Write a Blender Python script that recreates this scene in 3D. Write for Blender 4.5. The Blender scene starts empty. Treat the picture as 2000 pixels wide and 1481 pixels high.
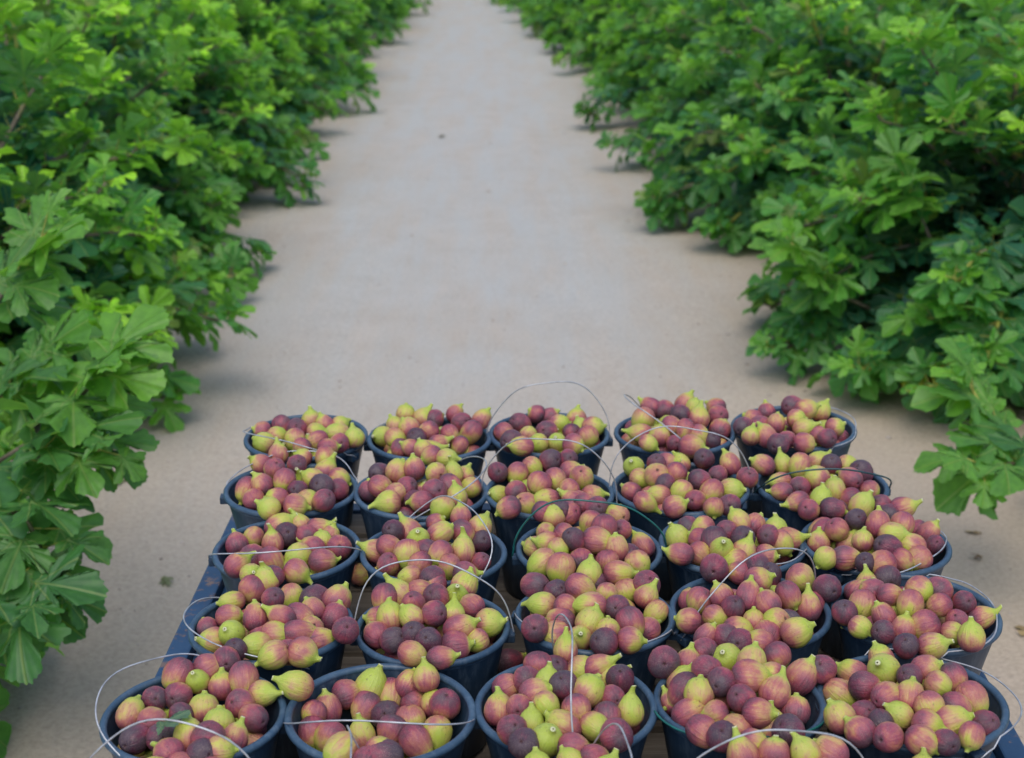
import bpy, math, random
import numpy as np
from mathutils import Vector, Matrix, noise
from mathutils.bvhtree import BVHTree

# ------------------------------------------------------------------ camera, sky, sun, exposure
S = bpy.context.scene
COL = S.collection
random.seed(7)
rng = np.random.default_rng(7)
PI = math.pi
F_PX, IMW, IMH = 2900.0, 2000.0, 1481.0
PITCH, YAW = math.radians(18.58), math.radians(0.5)
CAM = Vector((0, 0, 2.3))

cam_d = bpy.data.cameras.new('camera')
cam = bpy.data.objects.new('camera', cam_d); COL.objects.link(cam)
cam.location = CAM
cam.rotation_euler = (PI/2 - PITCH, 0, -YAW)
cam_d.sensor_width = 36; cam_d.lens = F_PX*36/IMW
cam_d.clip_end = 3000; cam_d.clip_start = 0.05
cam_d.dof.use_dof = True
cam_d.dof.focus_distance = 2.55
cam_d.dof.aperture_fstop = 4.9
S.camera = cam

SUN_EL, SUN_ROT = math.radians(62), math.radians(190)
w = bpy.data.worlds.new("World"); S.world = w; w.use_nodes = True
wn = w.node_tree.nodes; wl = w.node_tree.links
bg = wn['Background']
sky = wn.new('ShaderNodeTexSky'); sky.sky_type = 'NISHITA'; sky.sun_disc = False
sky.sun_elevation = SUN_EL; sky.sun_rotation = SUN_ROT
sky.dust_density = 2.5; sky.air_density = 1.0; sky.ozone_density = 1.0
wl.new(sky.outputs[0], bg.inputs[0]); bg.inputs[1].default_value = 0.15
sd = bpy.data.lights.new('sun', 'SUN'); sd.energy = 1.0; sd.angle = math.radians(60); sd.color = (1, .965, .91)
so = bpy.data.objects.new('sun', sd); COL.objects.link(so)
so.rotation_euler = (PI/2 - SUN_EL, 0, PI - SUN_ROT)
so.location = (0, 0, 20)
S.view_settings.view_transform = 'Standard'; S.view_settings.look = 'None'
S.view_settings.gamma = 1; S.view_settings.use_curve_mapping = False
S.view_settings.exposure = 0.45
S.render.engine = 'CYCLES'
S.cycles.max_bounces = 6; S.cycles.transparent_max_bounces = 4
S.cycles.diffuse_bounces = 3; S.cycles.glossy_bounces = 2; S.cycles.transmission_bounces = 3

FWD = Vector((math.sin(YAW)*math.cos(PITCH), math.cos(YAW)*math.cos(PITCH), -math.sin(PITCH)))
RGT = Vector((math.cos(YAW), -math.sin(YAW), 0))
UPV = RGT.cross(FWD)
def ray(px, py):
    return (FWD + RGT*((px-IMW/2)/F_PX) + UPV*(-(py-IMH/2)/F_PX))
def at_z(px, py, z):
    d = ray(px, py); t = (z-CAM.z)/d.z
    return CAM + d*t
def project(P):
    v = P - CAM; d = v.dot(FWD)
    return (IMW/2 + F_PX*v.dot(RGT)/d, IMH/2 - F_PX*v.dot(UPV)/d, d)

# ------------------------------------------------------------------ node helpers
def mat(name):
    m = bpy.data.materials.new(name); m.use_nodes = True
    nt = m.node_tree; return m, nt.nodes, nt.links, nt.nodes['Principled BSDF']
def N(nodes, typ, **kw):
    n = nodes.new(typ)
    for k, v in kw.items(): setattr(n, k, v)
    return n
def mth(nodes, links, op, a, b=None, clamp=False):
    n = nodes.new('ShaderNodeMath'); n.operation = op; n.use_clamp = clamp
    for i, v in enumerate((a, b)):
        if v is None: continue
        if isinstance(v, (int, float)): n.inputs[i].default_value = v
        else: links.new(v, n.inputs[i])
    return n.outputs[0]
def mixc(nodes, links, fac, a, b, blend='MIX'):
    n = nodes.new('ShaderNodeMix'); n.data_type = 'RGBA'; n.blend_type = blend
    for s, v in ((n.inputs[0], fac), (n.inputs[6], a), (n.inputs[7], b)):
        if isinstance(v, (int, float)): s.default_value = v
        elif isinstance(v, tuple): s.default_value = (*v, 1) if len(v) == 3 else v
        else: links.new(v, s)
    return n.outputs[2]
def ramp(nodes, links, fac, stops):
    n = nodes.new('ShaderNodeValToRGB'); cr = n.color_ramp
    while len(cr.elements) < len(stops): cr.elements.new(0.5)
    for e, (p, c) in zip(cr.elements, stops):
        e.position = p; e.color = (*c, 1) if len(c) == 3 else c
    links.new(fac, n.inputs[0]); return n.outputs[0]
def noise_n(nodes, links, vec, scale, detail=4, rough=.55, dist=0):
    n = nodes.new('ShaderNodeTexNoise'); n.inputs['Scale'].default_value = scale
    n.inputs['Detail'].default_value = detail; n.inputs['Roughness'].default_value = rough
    n.inputs['Distortion'].default_value = dist
    if vec is not None: links.new(vec, n.inputs['Vector'])
    return n.outputs[0]
def bump(nodes, links, h, strength, dist, bsdf, prev=None):
    b = nodes.new('ShaderNodeBump'); b.inputs['Strength'].default_value = strength; b.inputs['Distance'].default_value = dist
    links.new(h, b.inputs['Height'])
    if prev is not None: links.new(prev, b.inputs['Normal'])
    links.new(b.outputs[0], bsdf.inputs['Normal']); return b.outputs[0]

# ------------------------------------------------------------------ materials
def m_ground():
    m, n, l, b = mat('sandy_soil')
    g = N(n, 'ShaderNodeNewGeometry').outputs['Position']
    big = noise_n(n, l, g, .55, 5, .6)
    mid = noise_n(n, l, g, 3.2, 6, .65)
    st = N(n, 'ShaderNodeMapping'); st.inputs['Scale'].default_value = (5, .55, 1); l.new(g, st.inputs[0])
    track = noise_n(n, l, st.outputs[0], 1.0, 4, .6)
    fine = noise_n(n, l, g, 60, 4, .7)
    grit = noise_n(n, l, g, 260, 2, .6)
    c = ramp(n, l, mid, [(.3, (.40, .342, .28)), (.5, (.45, .395, .335)), (.72, (.50, .45, .395))])
    c = mixc(n, l, ramp(n, l, track, [(.36, (.35, .35, .35)), (.62, (.9, .9, .9))]), c, (.43, .44, .428))
    # loose browner soil toward the planted strips
    sx = N(n, 'ShaderNodeSeparateXYZ'); l.new(g, sx.inputs[0])
    dx = mth(n, l, 'ABSOLUTE', mth(n, l, 'ADD', sx.outputs[0], .25))
    e = mth(n, l, 'ADD', dx, mth(n, l, 'MULTIPLY', mth(n, l, 'SUBTRACT', big, .5), 1.6))
    ef = N(n, 'ShaderNodeMapRange'); ef.inputs[1].default_value = .7; ef.inputs[2].default_value = 1.9; l.new(e, ef.inputs[0])
    c = mixc(n, l, mth(n, l, 'MULTIPLY', ef.outputs[0], .75), c, (.40, .315, .215))
    nr = N(n, 'ShaderNodeMapRange'); nr.inputs[1].default_value = 8.5; nr.inputs[2].default_value = 3.5
    l.new(mth(n, l, 'ADD', sx.outputs[1], mth(n, l, 'MULTIPLY', mth(n, l, 'SUBTRACT', big, .5), 6)), nr.inputs[0])
    c = mixc(n, l, mth(n, l, 'MULTIPLY', nr.outputs[0], .85), c, (.425, .35, .27))  # browner up close; far path left greyer, sky sheen put into the colour
    f2 = ramp(n, l, fine, [(.32, (.8, .8, .8)), (.6, (1.04, 1.04, 1.04))])
    c = mixc(n, l, 1.0, c, f2, 'MULTIPLY')
    sp = ramp(n, l, grit, [(.26, (.55, .5, .46)), (.34, (1, 1, 1))])
    c = mixc(n, l, .5, c, mixc(n, l, 1.0, c, sp, 'MULTIPLY'))
    l.new(c, b.inputs['Base Color']); b.inputs['Roughness'].default_value = .95
    b.inputs['Specular IOR Level'].default_value = .15
    p = bump(n, l, mid, .5, .03, b); bump(n, l, fine, .45, .008, b, p)
    return m
def m_plastic():
    m, n, l, b = mat('blue_black_plastic')
    t = N(n, 'ShaderNodeTexCoord').outputs['Object']
    oi = N(n, 'ShaderNodeObjectInfo').outputs['Random']
    v = N(n, 'ShaderNodeVectorMath', operation='ADD'); l.new(t, v.inputs[0]); l.new(oi, v.inputs[1])
    a = noise_n(n, l, v.outputs[0], 9, 5, .65)
    st = N(n, 'ShaderNodeMapping'); st.inputs['Scale'].default_value = (60, 60, 9); l.new(v.outputs[0], st.inputs[0])
    sc = noise_n(n, l, st.outputs[0], 1, 5, .7)
    c = ramp(n, l, a, [(.35, (.010, .028, .055)), (.7, (.022, .05, .09))])
    dust = ramp(n, l, sc, [(.5, (0, 0, 0)), (.72, (.42, .42, .42))])
    c = mixc(n, l, dust, c, (.13, .18, .23))
    l.new(c, b.inputs['Base Color'])
    r = ramp(n, l, a, [(.3, (.34, .34, .34)), (.7, (.55, .55, .55))]); l.new(r, b.inputs['Roughness'])
    bump(n, l, sc, .25, .002, b)
    return m
def m_wire(name, col, metal, rough):
    m, n, l, b = mat(name)
    t = N(n, 'ShaderNodeTexCoord').outputs['Object']
    a = noise_n(n, l, t, 40, 3)
    c = ramp(n, l, a, [(.35, tuple(x*.6 for x in col)), (.6, col)])
    l.new(c, b.inputs['Base Color']); b.inputs['Metallic'].default_value = metal; b.inputs['Roughness'].default_value = rough
    return m
def m_paint():
    m, n, l, b = mat('worn_blue_paint')
    t = N(n, 'ShaderNodeTexCoord').outputs['Object']
    a = noise_n(n, l, t, 7, 6, .65); d = noise_n(n, l, t, 35, 5, .7)
    c = ramp(n, l, a, [(.3, (.009, .032, .075)), (.6, (.015, .052, .12)), (.8, (.035, .085, .16))])
    c = mixc(n, l, ramp(n, l, d, [(.56, (0, 0, 0)), (.64, (.85, .85, .85))]), c, (.16, .105, .075))
    l.new(c, b.inputs['Base Color']); b.inputs['Roughness'].default_value = .45
    bump(n, l, d, .2, .002, b); return m
def m_wood():
    m, n, l, b = mat('weathered_wood')
    t = N(n, 'ShaderNodeTexCoord').outputs['Object']
    oi = N(n, 'ShaderNodeObjectInfo').outputs['Random']
    v = N(n, 'ShaderNodeVectorMath', operation='ADD'); l.new(t, v.inputs[0])
    o5 = mth(n, l, 'MULTIPLY', oi, 17.0); l.new(o5, v.inputs[1])
    st = N(n, 'ShaderNodeMapping'); st.inputs['Scale'].default_value = (2.2, 40, 40); l.new(v.outputs[0], st.inputs[0])
    g = noise_n(n, l, st.outputs[0], 1, 6, .7, .8); a = noise_n(n, l, v.outputs[0], 5, 4)
    c = ramp(n, l, g, [(.3, (.08, .067, .054)), (.55, (.17, .148, .122)), (.75, (.25, .222, .19))])
    c = mixc(n, l, 1.0, c, ramp(n, l, a, [(.3, (.65, .65, .65)), (.7, (1.1, 1.08, 1.0))]), 'MULTIPLY')
    l.new(c, b.inputs['Base Color']); b.inputs['Roughness'].default_value = .85
    bump(n, l, g, .5, .004, b); return m
def m_rubber():
    m, n, l, b = mat('rubber')
    t = N(n, 'ShaderNodeTexCoord').outputs['Object']
    l.new(ramp(n, l, noise_n(n, l, t, 14, 4), [(.3, (.02, .02, .02)), (.7, (.06, .055, .05))]), b.inputs['Base Color'])
    b.inputs['Roughness'].default_value = .8; return m
def m_fig():
    m, n, l, b = mat('fig_skin')
    loc = N(n, 'ShaderNodeAttribute', attribute_name='floc').outputs['Vector']
    rp = N(n, 'ShaderNodeAttribute', attribute_name='fripe').outputs['Fac']
    sd_ = N(n, 'ShaderNodeAttribute', attribute_name='fseed').outputs['Fac']
    sx = N(n, 'ShaderNodeSeparateXYZ'); l.new(loc, sx.inputs[0])
    x, y, z = sx.outputs
    ln = mth(n, l, 'ADD', mth(n, l, 'SQRT', mth(n, l, 'ADD', mth(n, l, 'MULTIPLY', x, x), mth(n, l, 'MULTIPLY', y, y))), .02)
    cx = mth(n, l, 'DIVIDE', x, ln); cy = mth(n, l, 'DIVIDE', y, ln)
    cmb = N(n, 'ShaderNodeCombineXYZ'); l.new(cx, cmb.inputs[0]); l.new(cy, cmb.inputs[1]); l.new(mth(n, l, 'MULTIPLY', z, .12), cmb.inputs[2])
    ad = N(n, 'ShaderNodeVectorMath', operation='ADD'); l.new(cmb.outputs[0], ad.inputs[0])
    sc = N(n, 'ShaderNodeCombineXYZ'); s7 = mth(n, l, 'MULTIPLY', sd_, 31.0); l.new(s7, sc.inputs[2]); l.new(sc.outputs[0], ad.inputs[1])
    streak = noise_n(n, l, ad.outputs[0], 6.5, 3, .7)
    ad2 = N(n, 'ShaderNodeVectorMath', operation='ADD'); l.new(loc, ad2.inputs[0]); l.new(sc.outputs[0], ad2.inputs[1])
    blot = noise_n(n, l, ad2.outputs[0], .9, 3, .55)
    speck = noise_n(n, l, ad2.outputs[0], 26, 2, .5)
    # ripeness: more purple toward the eye, green toward the stalk
    t = mth(n, l, 'ADD', rp, mth(n, l, 'MULTIPLY', z, -.27))
    t = mth(n, l, 'ADD', t, mth(n, l, 'MULTIPLY', mth(n, l, 'SUBTRACT', blot, .5), .95))
    t = mth(n, l, 'ADD', t, mth(n, l, 'MULTIPLY', mth(n, l, 'SUBTRACT', streak, .5), .30))
    nk = N(n, 'ShaderNodeMapRange'); nk.inputs[1].default_value = .85; nk.inputs[2].default_value = 1.35; l.new(z, nk.inputs[0])
    t = mth(n, l, 'SUBTRACT', t, mth(n, l, 'MULTIPLY', nk.outputs[0], .45))
    c = ramp(n, l, t, [(.05, (.36, .45, .045)), (.24, (.45, .42, .065)), (.37, (.46, .27, .10)), (.49, (.39, .12, .085)),
                       (.64, (.27, .040, .075)), (.82, (.105, .016, .043)), (1.0, (.034, .010, .030))])
    # milky cut end of the stalk, dark eye at the bottom
    tip = N(n, 'ShaderNodeMapRange'); tip.inputs[1].default_value = 1.72; tip.inputs[2].default_value = 1.80; l.new(z, tip.inputs[0])
    c = mixc(n, l, mth(n, l, 'MULTIPLY', tip.outputs[0], .7), c, (.72, .7, .5))
    r2 = mth(n, l, 'SQRT', mth(n, l, 'ADD', mth(n, l, 'MULTIPLY', x, x), mth(n, l, 'MULTIPLY', y, y)))
    ey = N(n, 'ShaderNodeMapRange'); ey.inputs[1].default_value = .16; ey.inputs[2].default_value = .07; l.new(r2, ey.inputs[0])
    lowz = mth(n, l, 'LESS_THAN', z, -.5)
    c = mixc(n, l, mth(n, l, 'MULTIPLY', mth(n, l, 'MULTIPLY', ey.outputs[0], lowz), .85), c, (.06, .012, .02))
    # bloom
    lw = N(n, 'ShaderNodeLayerWeight'); lw.inputs[0].default_value = .32
    blo = mth(n, l, 'MULTIPLY', ramp(n, l, blot, [(.35, (.02,)*3), (.7, (.13,)*3)]), 1.0)
    c = mixc(n, l, blo, c, (.40, .35, .34))
    c = mixc(n, l, ramp(n, l, speck, [(.6, (0,)*3), (.66, (.3,)*3)]), c, (.62, .5, .38))
    scar = noise_n(n, l, ad2.outputs[0], 3.3, 4, .7)
    c = mixc(n, l, ramp(n, l, scar, [(.61, (0,)*3), (.68, (.55,)*3)]), c, (.10, .05, .04))
    l.new(c, b.inputs['Base Color'])
    b.inputs['Roughness'].default_value = .46; b.inputs['Specular IOR Level'].default_value = .45
    b.inputs['Subsurface Weight'].default_value = 0.0
    bump(n, l, streak, .5, .004, b)
    return m
def m_leaf(name, objcol):
    m, n, l, b = mat(name)
    if objcol: tint = N(n, 'ShaderNodeObjectInfo').outputs['Color']
    else: tint = N(n, 'ShaderNodeAttribute', attribute_name='tint').outputs['Color']
    lv = N(n, 'ShaderNodeAttribute', attribute_name='luv').outputs['Vector']
    sx = N(n, 'ShaderNodeSeparateXYZ'); l.new(lv, sx.inputs[0]); x = mth(n, l, 'ABSOLUTE', sx.outputs[0]); y = sx.outputs[1]
    vein = None
    for ph in (0, 38, 82):
        a = math.radians(ph)
        d = mth(n, l, 'ABSOLUTE', mth(n, l, 'SUBTRACT', mth(n, l, 'MULTIPLY', x, math.cos(a)), mth(n, l, 'MULTIPLY', y, math.sin(a))))
        k = N(n, 'ShaderNodeMapRange'); k.inputs[1].default_value = .022; k.inputs[2].default_value = .008; l.new(d, k.inputs[0])
        vein = k.outputs[0] if vein is None else mth(n, l, 'MAXIMUM', vein, k.outputs[0])
    mo = noise_n(n, l, lv, 4.5, 4, .6)
    c = mixc(n, l, 1.0, tint, ramp(n, l, mo, [(.3, (.72, .75, .8)), (.7, (1.2, 1.16, 1.0))]), 'MULTIPLY')
    c = mixc(n, l, mth(n, l, 'MULTIPLY', vein, .4), c, (.30, .40, .12))
    geo = N(n, 'ShaderNodeNewGeometry')
    c = mixc(n, l, mth(n, l, 'MULTIPLY', geo.outputs['Backfacing'], .4), c, (.16, .26, .13))
    l.new(c, b.inputs['Base Color']); b.inputs['Roughness'].default_value = .43; b.inputs['Specular IOR Level'].default_value = .55
    bump(n, l, vein, .35, .01, b)
    tr = N(n, 'ShaderNodeBsdfTranslucent'); l.new(mixc(n, l, 1.0, c, (1.5, 1.7, .5), 'MULTIPLY'), tr.inputs[0])
    mx = N(n, 'ShaderNodeMixShader'); mx.inputs[0].default_value = .46
    l.new(b.outputs[0], mx.inputs[1]); l.new(tr.outputs[0], mx.inputs[2])
    l.new(mx.outputs[0], n['Material Output'].inputs[0])
    return m
def m_plain(name, c1, c2, scale, rough):
    m, n, l, b = mat(name)
    g = N(n, 'ShaderNodeNewGeometry').outputs['Position']
    l.new(ramp(n, l, noise_n(n, l, g, scale, 4), [(.35, c1), (.65, c2)]), b.inputs['Base Color'])
    b.inputs['Roughness'].default_value = rough; return m

M = dict(ground=m_ground(), plastic=m_plastic(), wire=m_wire('galvanised_wire', (.50, .52, .55), .5, .45),
         greenwire=m_wire('green_coated_wire', (.012, .13, .12), 0, .35), darkgreen=m_wire('dark_green_wire', (.012, .06, .07), 0, .35),
         paint=m_paint(), wood=m_wood(), rubber=m_rubber(), fig=m_fig(),
         leaf=m_leaf('fig_leaf_green', True), foliage=m_leaf('foliage_green', False),
         bark=m_plain('fig_bark', (.10, .085, .06), (.2, .17, .125), 25, .85),
         shoot=m_plain('green_shoot', (.27, .30, .05), (.44, .42, .09), 20, .6),
         pebble=m_plain('pebble_stone', (.2, .17, .14), (.48, .43, .38), 9, .9),
         litter=m_plain('dry_leaf', (.12, .07, .03), (.3, .22, .1), 9, .85))

# ------------------------------------------------------------------ object helpers
def mesh_np(name, verts, faces, material, smooth=True, sizes=None):
    """verts (n,3); faces (m,k) uniform array"""
    me = bpy.data.meshes.new(name)
    verts = np.asarray(verts, np.float32); faces = np.asarray(faces, np.int32)
    me.vertices.add(len(verts)); me.vertices.foreach_set('co', verts.ravel())
    m_, k = faces.shape
    me.loops.add(m_*k); me.loops.foreach_set('vertex_index', faces.ravel())
    me.polygons.add(m_); me.polygons.foreach_set('loop_start', np.arange(0, m_*k, k, dtype=np.int32))
    me.update(calc_edges=True)
    if smooth: me.polygons.foreach_set('use_smooth', np.ones(m_, bool))
    if material: me.materials.append(material)
    return me
def attr(me, name, typ, data):
    a = me.attributes.new(name, typ, 'POINT')
    a.data.foreach_set({'FLOAT': 'value', 'FLOAT_VECTOR': 'vector', 'FLOAT_COLOR': 'color'}[typ], np.asarray(data, np.float32).ravel())
def link(name, me, parent=None, loc=None):
    o = bpy.data.objects.new(name, me); COL.objects.link(o)
    if parent is not None: o.parent = parent
    if loc is not None: o.location = loc
    return o
def tag(o, label=None, cat=None, group=None, kind=None):
    if label: o['label'] = label
    if cat: o['category'] = cat
    if group: o['group'] = group
    if kind: o['kind'] = kind
    return o
def empty(name, loc, rz=0):
    o = bpy.data.objects.new(name, None); COL.objects.link(o); o.location = loc; o.rotation_euler = (0, 0, rz)
    o.empty_display_size = .1; return o
class MB:
    def __init__(s): s.v = []; s.f = []
    def box(s, x0, x1, y0, y1, z0, z1, jit=0, bev=0):
        b = len(s.v)
        for x in (x0, x1):
            for y in (y0, y1):
                for z in (z0, z1): s.v.append((x+random.uniform(-jit, jit), y+random.uniform(-jit, jit), z+random.uniform(-jit, jit)))
        s.f += [tuple(b+i for i in q) for q in ((0, 1, 3, 2), (4, 6, 7, 5), (0, 4, 5, 1), (2, 3, 7, 6), (0, 2, 6, 4), (1, 5, 7, 3))]
    def tube(s, pts, rad, seg=6, cap=True):
        pts = [Vector(p) for p in pts]; b = len(s.v)
        if not hasattr(rad, '__len__'): rad = [rad]*len(pts)
        up = Vector((0, 0, 1)); pn = None
        for i, p in enumerate(pts):
            t = (pts[min(i+1, len(pts)-1)] - pts[max(i-1, 0)]).normalized()
            if pn is None:
                pn = t.orthogonal().normalized()
            else:
                pn = (pn - t*pn.dot(t)).normalized()
            bn = t.cross(pn)
            for k in range(seg):
                a = 2*PI*k/seg; s.v.append(tuple(p + (pn*math.cos(a) + bn*math.sin(a))*rad[i]))
        for i in range(len(pts)-1):
            for k in range(seg):
                k2 = (k+1) % seg
                s.f.append((b+i*seg+k, b+i*seg+k2, b+(i+1)*seg+k2, b+(i+1)*seg+k))
        if cap:
            s.f.append(tuple(b+k for k in reversed(range(seg))))
            s.f.append(tuple(b+(len(pts)-1)*seg+k for k in range(seg)))
    def lathe(s, prof, seg=48, c=(0, 0, 0), axis='z'):
        b = len(s.v)
        for (r, z) in prof:
            for k in range(seg):
                a = 2*PI*k/seg; x, y = r*math.cos(a), r*math.sin(a)
                s.v.append((c[0]+x, c[1]+y, c[2]+z) if axis == 'z' else (c[0]+z, c[1]+x, c[2]+y))
        for i in range(len(prof)-1):
            for k in range(seg):
                k2 = (k+1) % seg
                s.f.append((b+i*seg+k, b+i*seg+k2, b+(i+1)*seg+k2, b+(i+1)*seg+k))
    def mesh(s, name, m, smooth=False, bevel=0):
        me = bpy.data.meshes.new(name); me.from_pydata(s.v, [], s.f); me.update()
        if smooth: me.polygons.foreach_set('use_smooth', [True]*len(me.polygons))
        if m: me.materials.append(m)
        if bevel:
            import bmesh
            bm = bmesh.new(); bm.from_mesh(me)
            bmesh.ops.bevel(bm, geom=bm.edges[:], offset=bevel, segments=2, affect='EDGES', profile=.6)
            bm.to_mesh(me); bm.free()
        return me

# ------------------------------------------------------------------ ground
LANE = -0.25
def ground_z(x, y):
    v = .012*noise.noise(Vector((x*.5, y*.25, 3))) + .006*noise.noise(Vector((x*2.1, y*1.3, 7)))
    for tx in (-.72, .72):      # wheel tracks, pressed in a little
        v -= .014*math.exp(-((x-LANE-tx)/.2)**2)
    v += .007*max(0, noise.noise(Vector((x*5.5, y*4.0, 11))))
    e = abs(x-LANE)
    if e > 1.1: v += .05*min(1, (e-1.1)/1.2)*(.7+.6*noise.noise(Vector((x*.8, y*.8, 0))))
    return v
xs = np.concatenate([[-400, -60, -20, -9], np.arange(-6, 6.01, .11), [9, 20, 60, 400]])
ys = np.concatenate([[-400, -40, -8], np.arange(0, 14, .12), np.arange(14, 40, .3), [44, 60, 120, 900]])
gv = np.array([(x, y, ground_z(x, y) if abs(x) < 7 and -1 < y < 41 else 0.02) for y in ys for x in xs])
nx = len(xs); ii, jj = np.meshgrid(np.arange(len(ys)-1), np.arange(nx-1), indexing='ij')
q = (ii*nx+jj).ravel(); gf = np.stack([q, q+1, q+1+nx, q+nx], 1)
tag(link('ground', mesh_np('ground', gv, gf, M['ground'])), 'pale sandy path between two planted rows of fig bushes', kind='structure')

# pebbles and clods
def blob(seed, n=10):
    mb = MB(); mb.lathe([(0.001, -.6), (.7, -.4), (1, 0), (.7, .45), (.001, .6)], 7)
    v = np.array(mb.v); r = random.Random(seed)
    v *= np.array([1+.2*r.random(), .7+.3*r.random(), .8]); v += np.array([[r.uniform(-.12, .12) for _ in range(3)] for _ in v])
    return v, np.array(mb.f)
pv, pf, cnt = [], [], 0
for i in range(1500):
    bv, bf = blob(i)
    if i < 600: x = random.uniform(-1.6, 1.2)+LANE*.5; y = random.uniform(3.4, 16)
    else:
        sgn = random.choice((-1, 1)); x = LANE + sgn*(1.25+abs(random.gauss(0, .5))); y = random.uniform(2.5, 16)
    s = .0035 + .004*random.random()**2 + (.009*random.random() if random.random() < .05 else 0)
    pv.append(bv*s + np.array([x, y, ground_z(x, y)+s*.2])); pf.append(bf+cnt); cnt += len(bv)
tag(link('pebbles', mesh_np('pebbles', np.concatenate(pv), np.concatenate(pf), M['pebble'], False)), 'small pebbles and clods scattered over the sandy path', kind='stuff')

# ------------------------------------------------------------------ trailer
DECK = 0.86; RIMZ = 1.08; BH = RIMZ-DECK
trailer = empty('flat_trailer', (0.12, 2.2, 0))
tag(trailer, 'low flat farm trailer with blue steel rails and grey wooden planks, carrying all the buckets', 'trailer')
def tl(p): return (p[0]-.12, p[1]-2.2, p[2])
La, Lb = at_z(455.6, 998, DECK+.035), at_z(303, 1319, DECK+.035)
Ra, Rb = at_z(1907, 1285, DECK+.035), at_z(1996, 1447, DECK+.035)
def ext(a, b, y): t = (y-a.y)/(b.y-a.y); return a.x + t*(b.x-a.x)
XL = lambda y: ext(La, Lb, y)
XR = lambda y: ext(Ra, Rb, y)
Y0, Y1 = 1.15, 3.33
for side, X, sg in ((0, XL, 1), (1, XR, -1)):
    mb = MB()
    def P(y, o, z): return tl((X(y)+sg*o, y, z))
    a = len(mb.v)
    for y in (Y0, Y1):
        for (o, z) in ((0, DECK-.12), (0, DECK+.035), (.045, DECK+.035), (.045, DECK-.12)): mb.v.append(P(y, o, z))
    fs = [(0, 1, 5, 4), (1, 2, 6, 5), (2, 3, 7, 6), (3, 0, 4, 7), (0, 3, 2, 1), (4, 5, 6, 7)]
    mb.f = fs if sg > 0 else [tuple(reversed(f)) for f in fs]
    link('side_rail', mb.mesh('side_rail', M['paint'], bevel=.004), trailer)
    mb = MB()        # low flange inside the rail
    for y in (Y0, Y1-.05):
        for (o, z) in ((.047, DECK+.006), (.047, DECK+.012), (.115, DECK+.012), (.115, DECK+.006)): mb.v.append(P(y, o, z))
    mb.f = [tuple(f) for f in fs] if sg > 0 else [tuple(reversed(f)) for f in fs]
    link('rail_flange', mb.mesh('rail_flange', M['paint']), trailer)
mb = MB(); mb.box(XL(Y1)-.12+.046, XR(Y1)-.12-.046, Y1-2.2-.045, Y1-2.2, DECK-.12, DECK+.004)
link('end_rail', mb.mesh('end_rail', M['paint'], bevel=.004), trailer)
mb = MB(); mb.box(XL(Y0)-.12+.046, XR(Y0)-.12-.046, Y0-2.2, Y0-2.2+.045, DECK-.12, DECK+.004)
link('end_rail', mb.mesh('end_rail', M['paint'], bevel=.004), trailer)
y = 3.275
while y > 1.3:
    wd = random.uniform(.112, .122)
    mb = MB(); mb.box(XL(y)-.12+.05, XR(y)-.12-.05, y-wd-2.2, y-2.2, DECK-.03, DECK+random.uniform(-.003, .002), .0015)
    link('plank', mb.mesh('plank', M['wood'], bevel=.003), trailer)
    y -= wd + random.uniform(.012, .024)
for yy in (1.5, 2.2, 2.9):
    mb = MB(); mb.box(XL(yy)-.12+.05, XR(yy)-.12-.05, yy-2.2, yy-2.2+.06, DECK-.115, DECK-.034)
    link('cross_beam', mb.mesh('cross_beam', M['paint'], bevel=.003), trailer)
mb = MB(); mb.tube([(-.64, 0, .3), (.64, 0, .3)], .03, 10); link('axle', mb.mesh('axle', M['paint'], True), trailer)
for s in (-1, 1):
    mb = MB(); mb.box(s*.55-.03, s*.55+.03, -.04, .04, .3, DECK-.12); link('axle_bracket', mb.mesh('axle_bracket', M['paint']), trailer)
    wh = link('wheel', None, trailer, (s*.62, 0, .3)) if False else None
    mb = MB(); mb.lathe([(.17, -.08), (.24, -.085), (.285, -.06), (.3, 0), (.285, .06), (.24, .085), (.17, .08)], 36, (s*.6, 0, .3), 'x')
    ty = link('wheel', mb.mesh('wheel', M['rubber'], True), trailer)
    mb = MB(); mb.lathe([(.001, -.03), (.06, -.05), (.07, -.03), (.15, -.02), (.17, -.075), (.17, .075), (.15, .02), (.001, .03)], 36, (s*.6, 0, .3), 'x')
    link('hub', mb.mesh('hub', M['paint'], True), ty)

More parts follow.
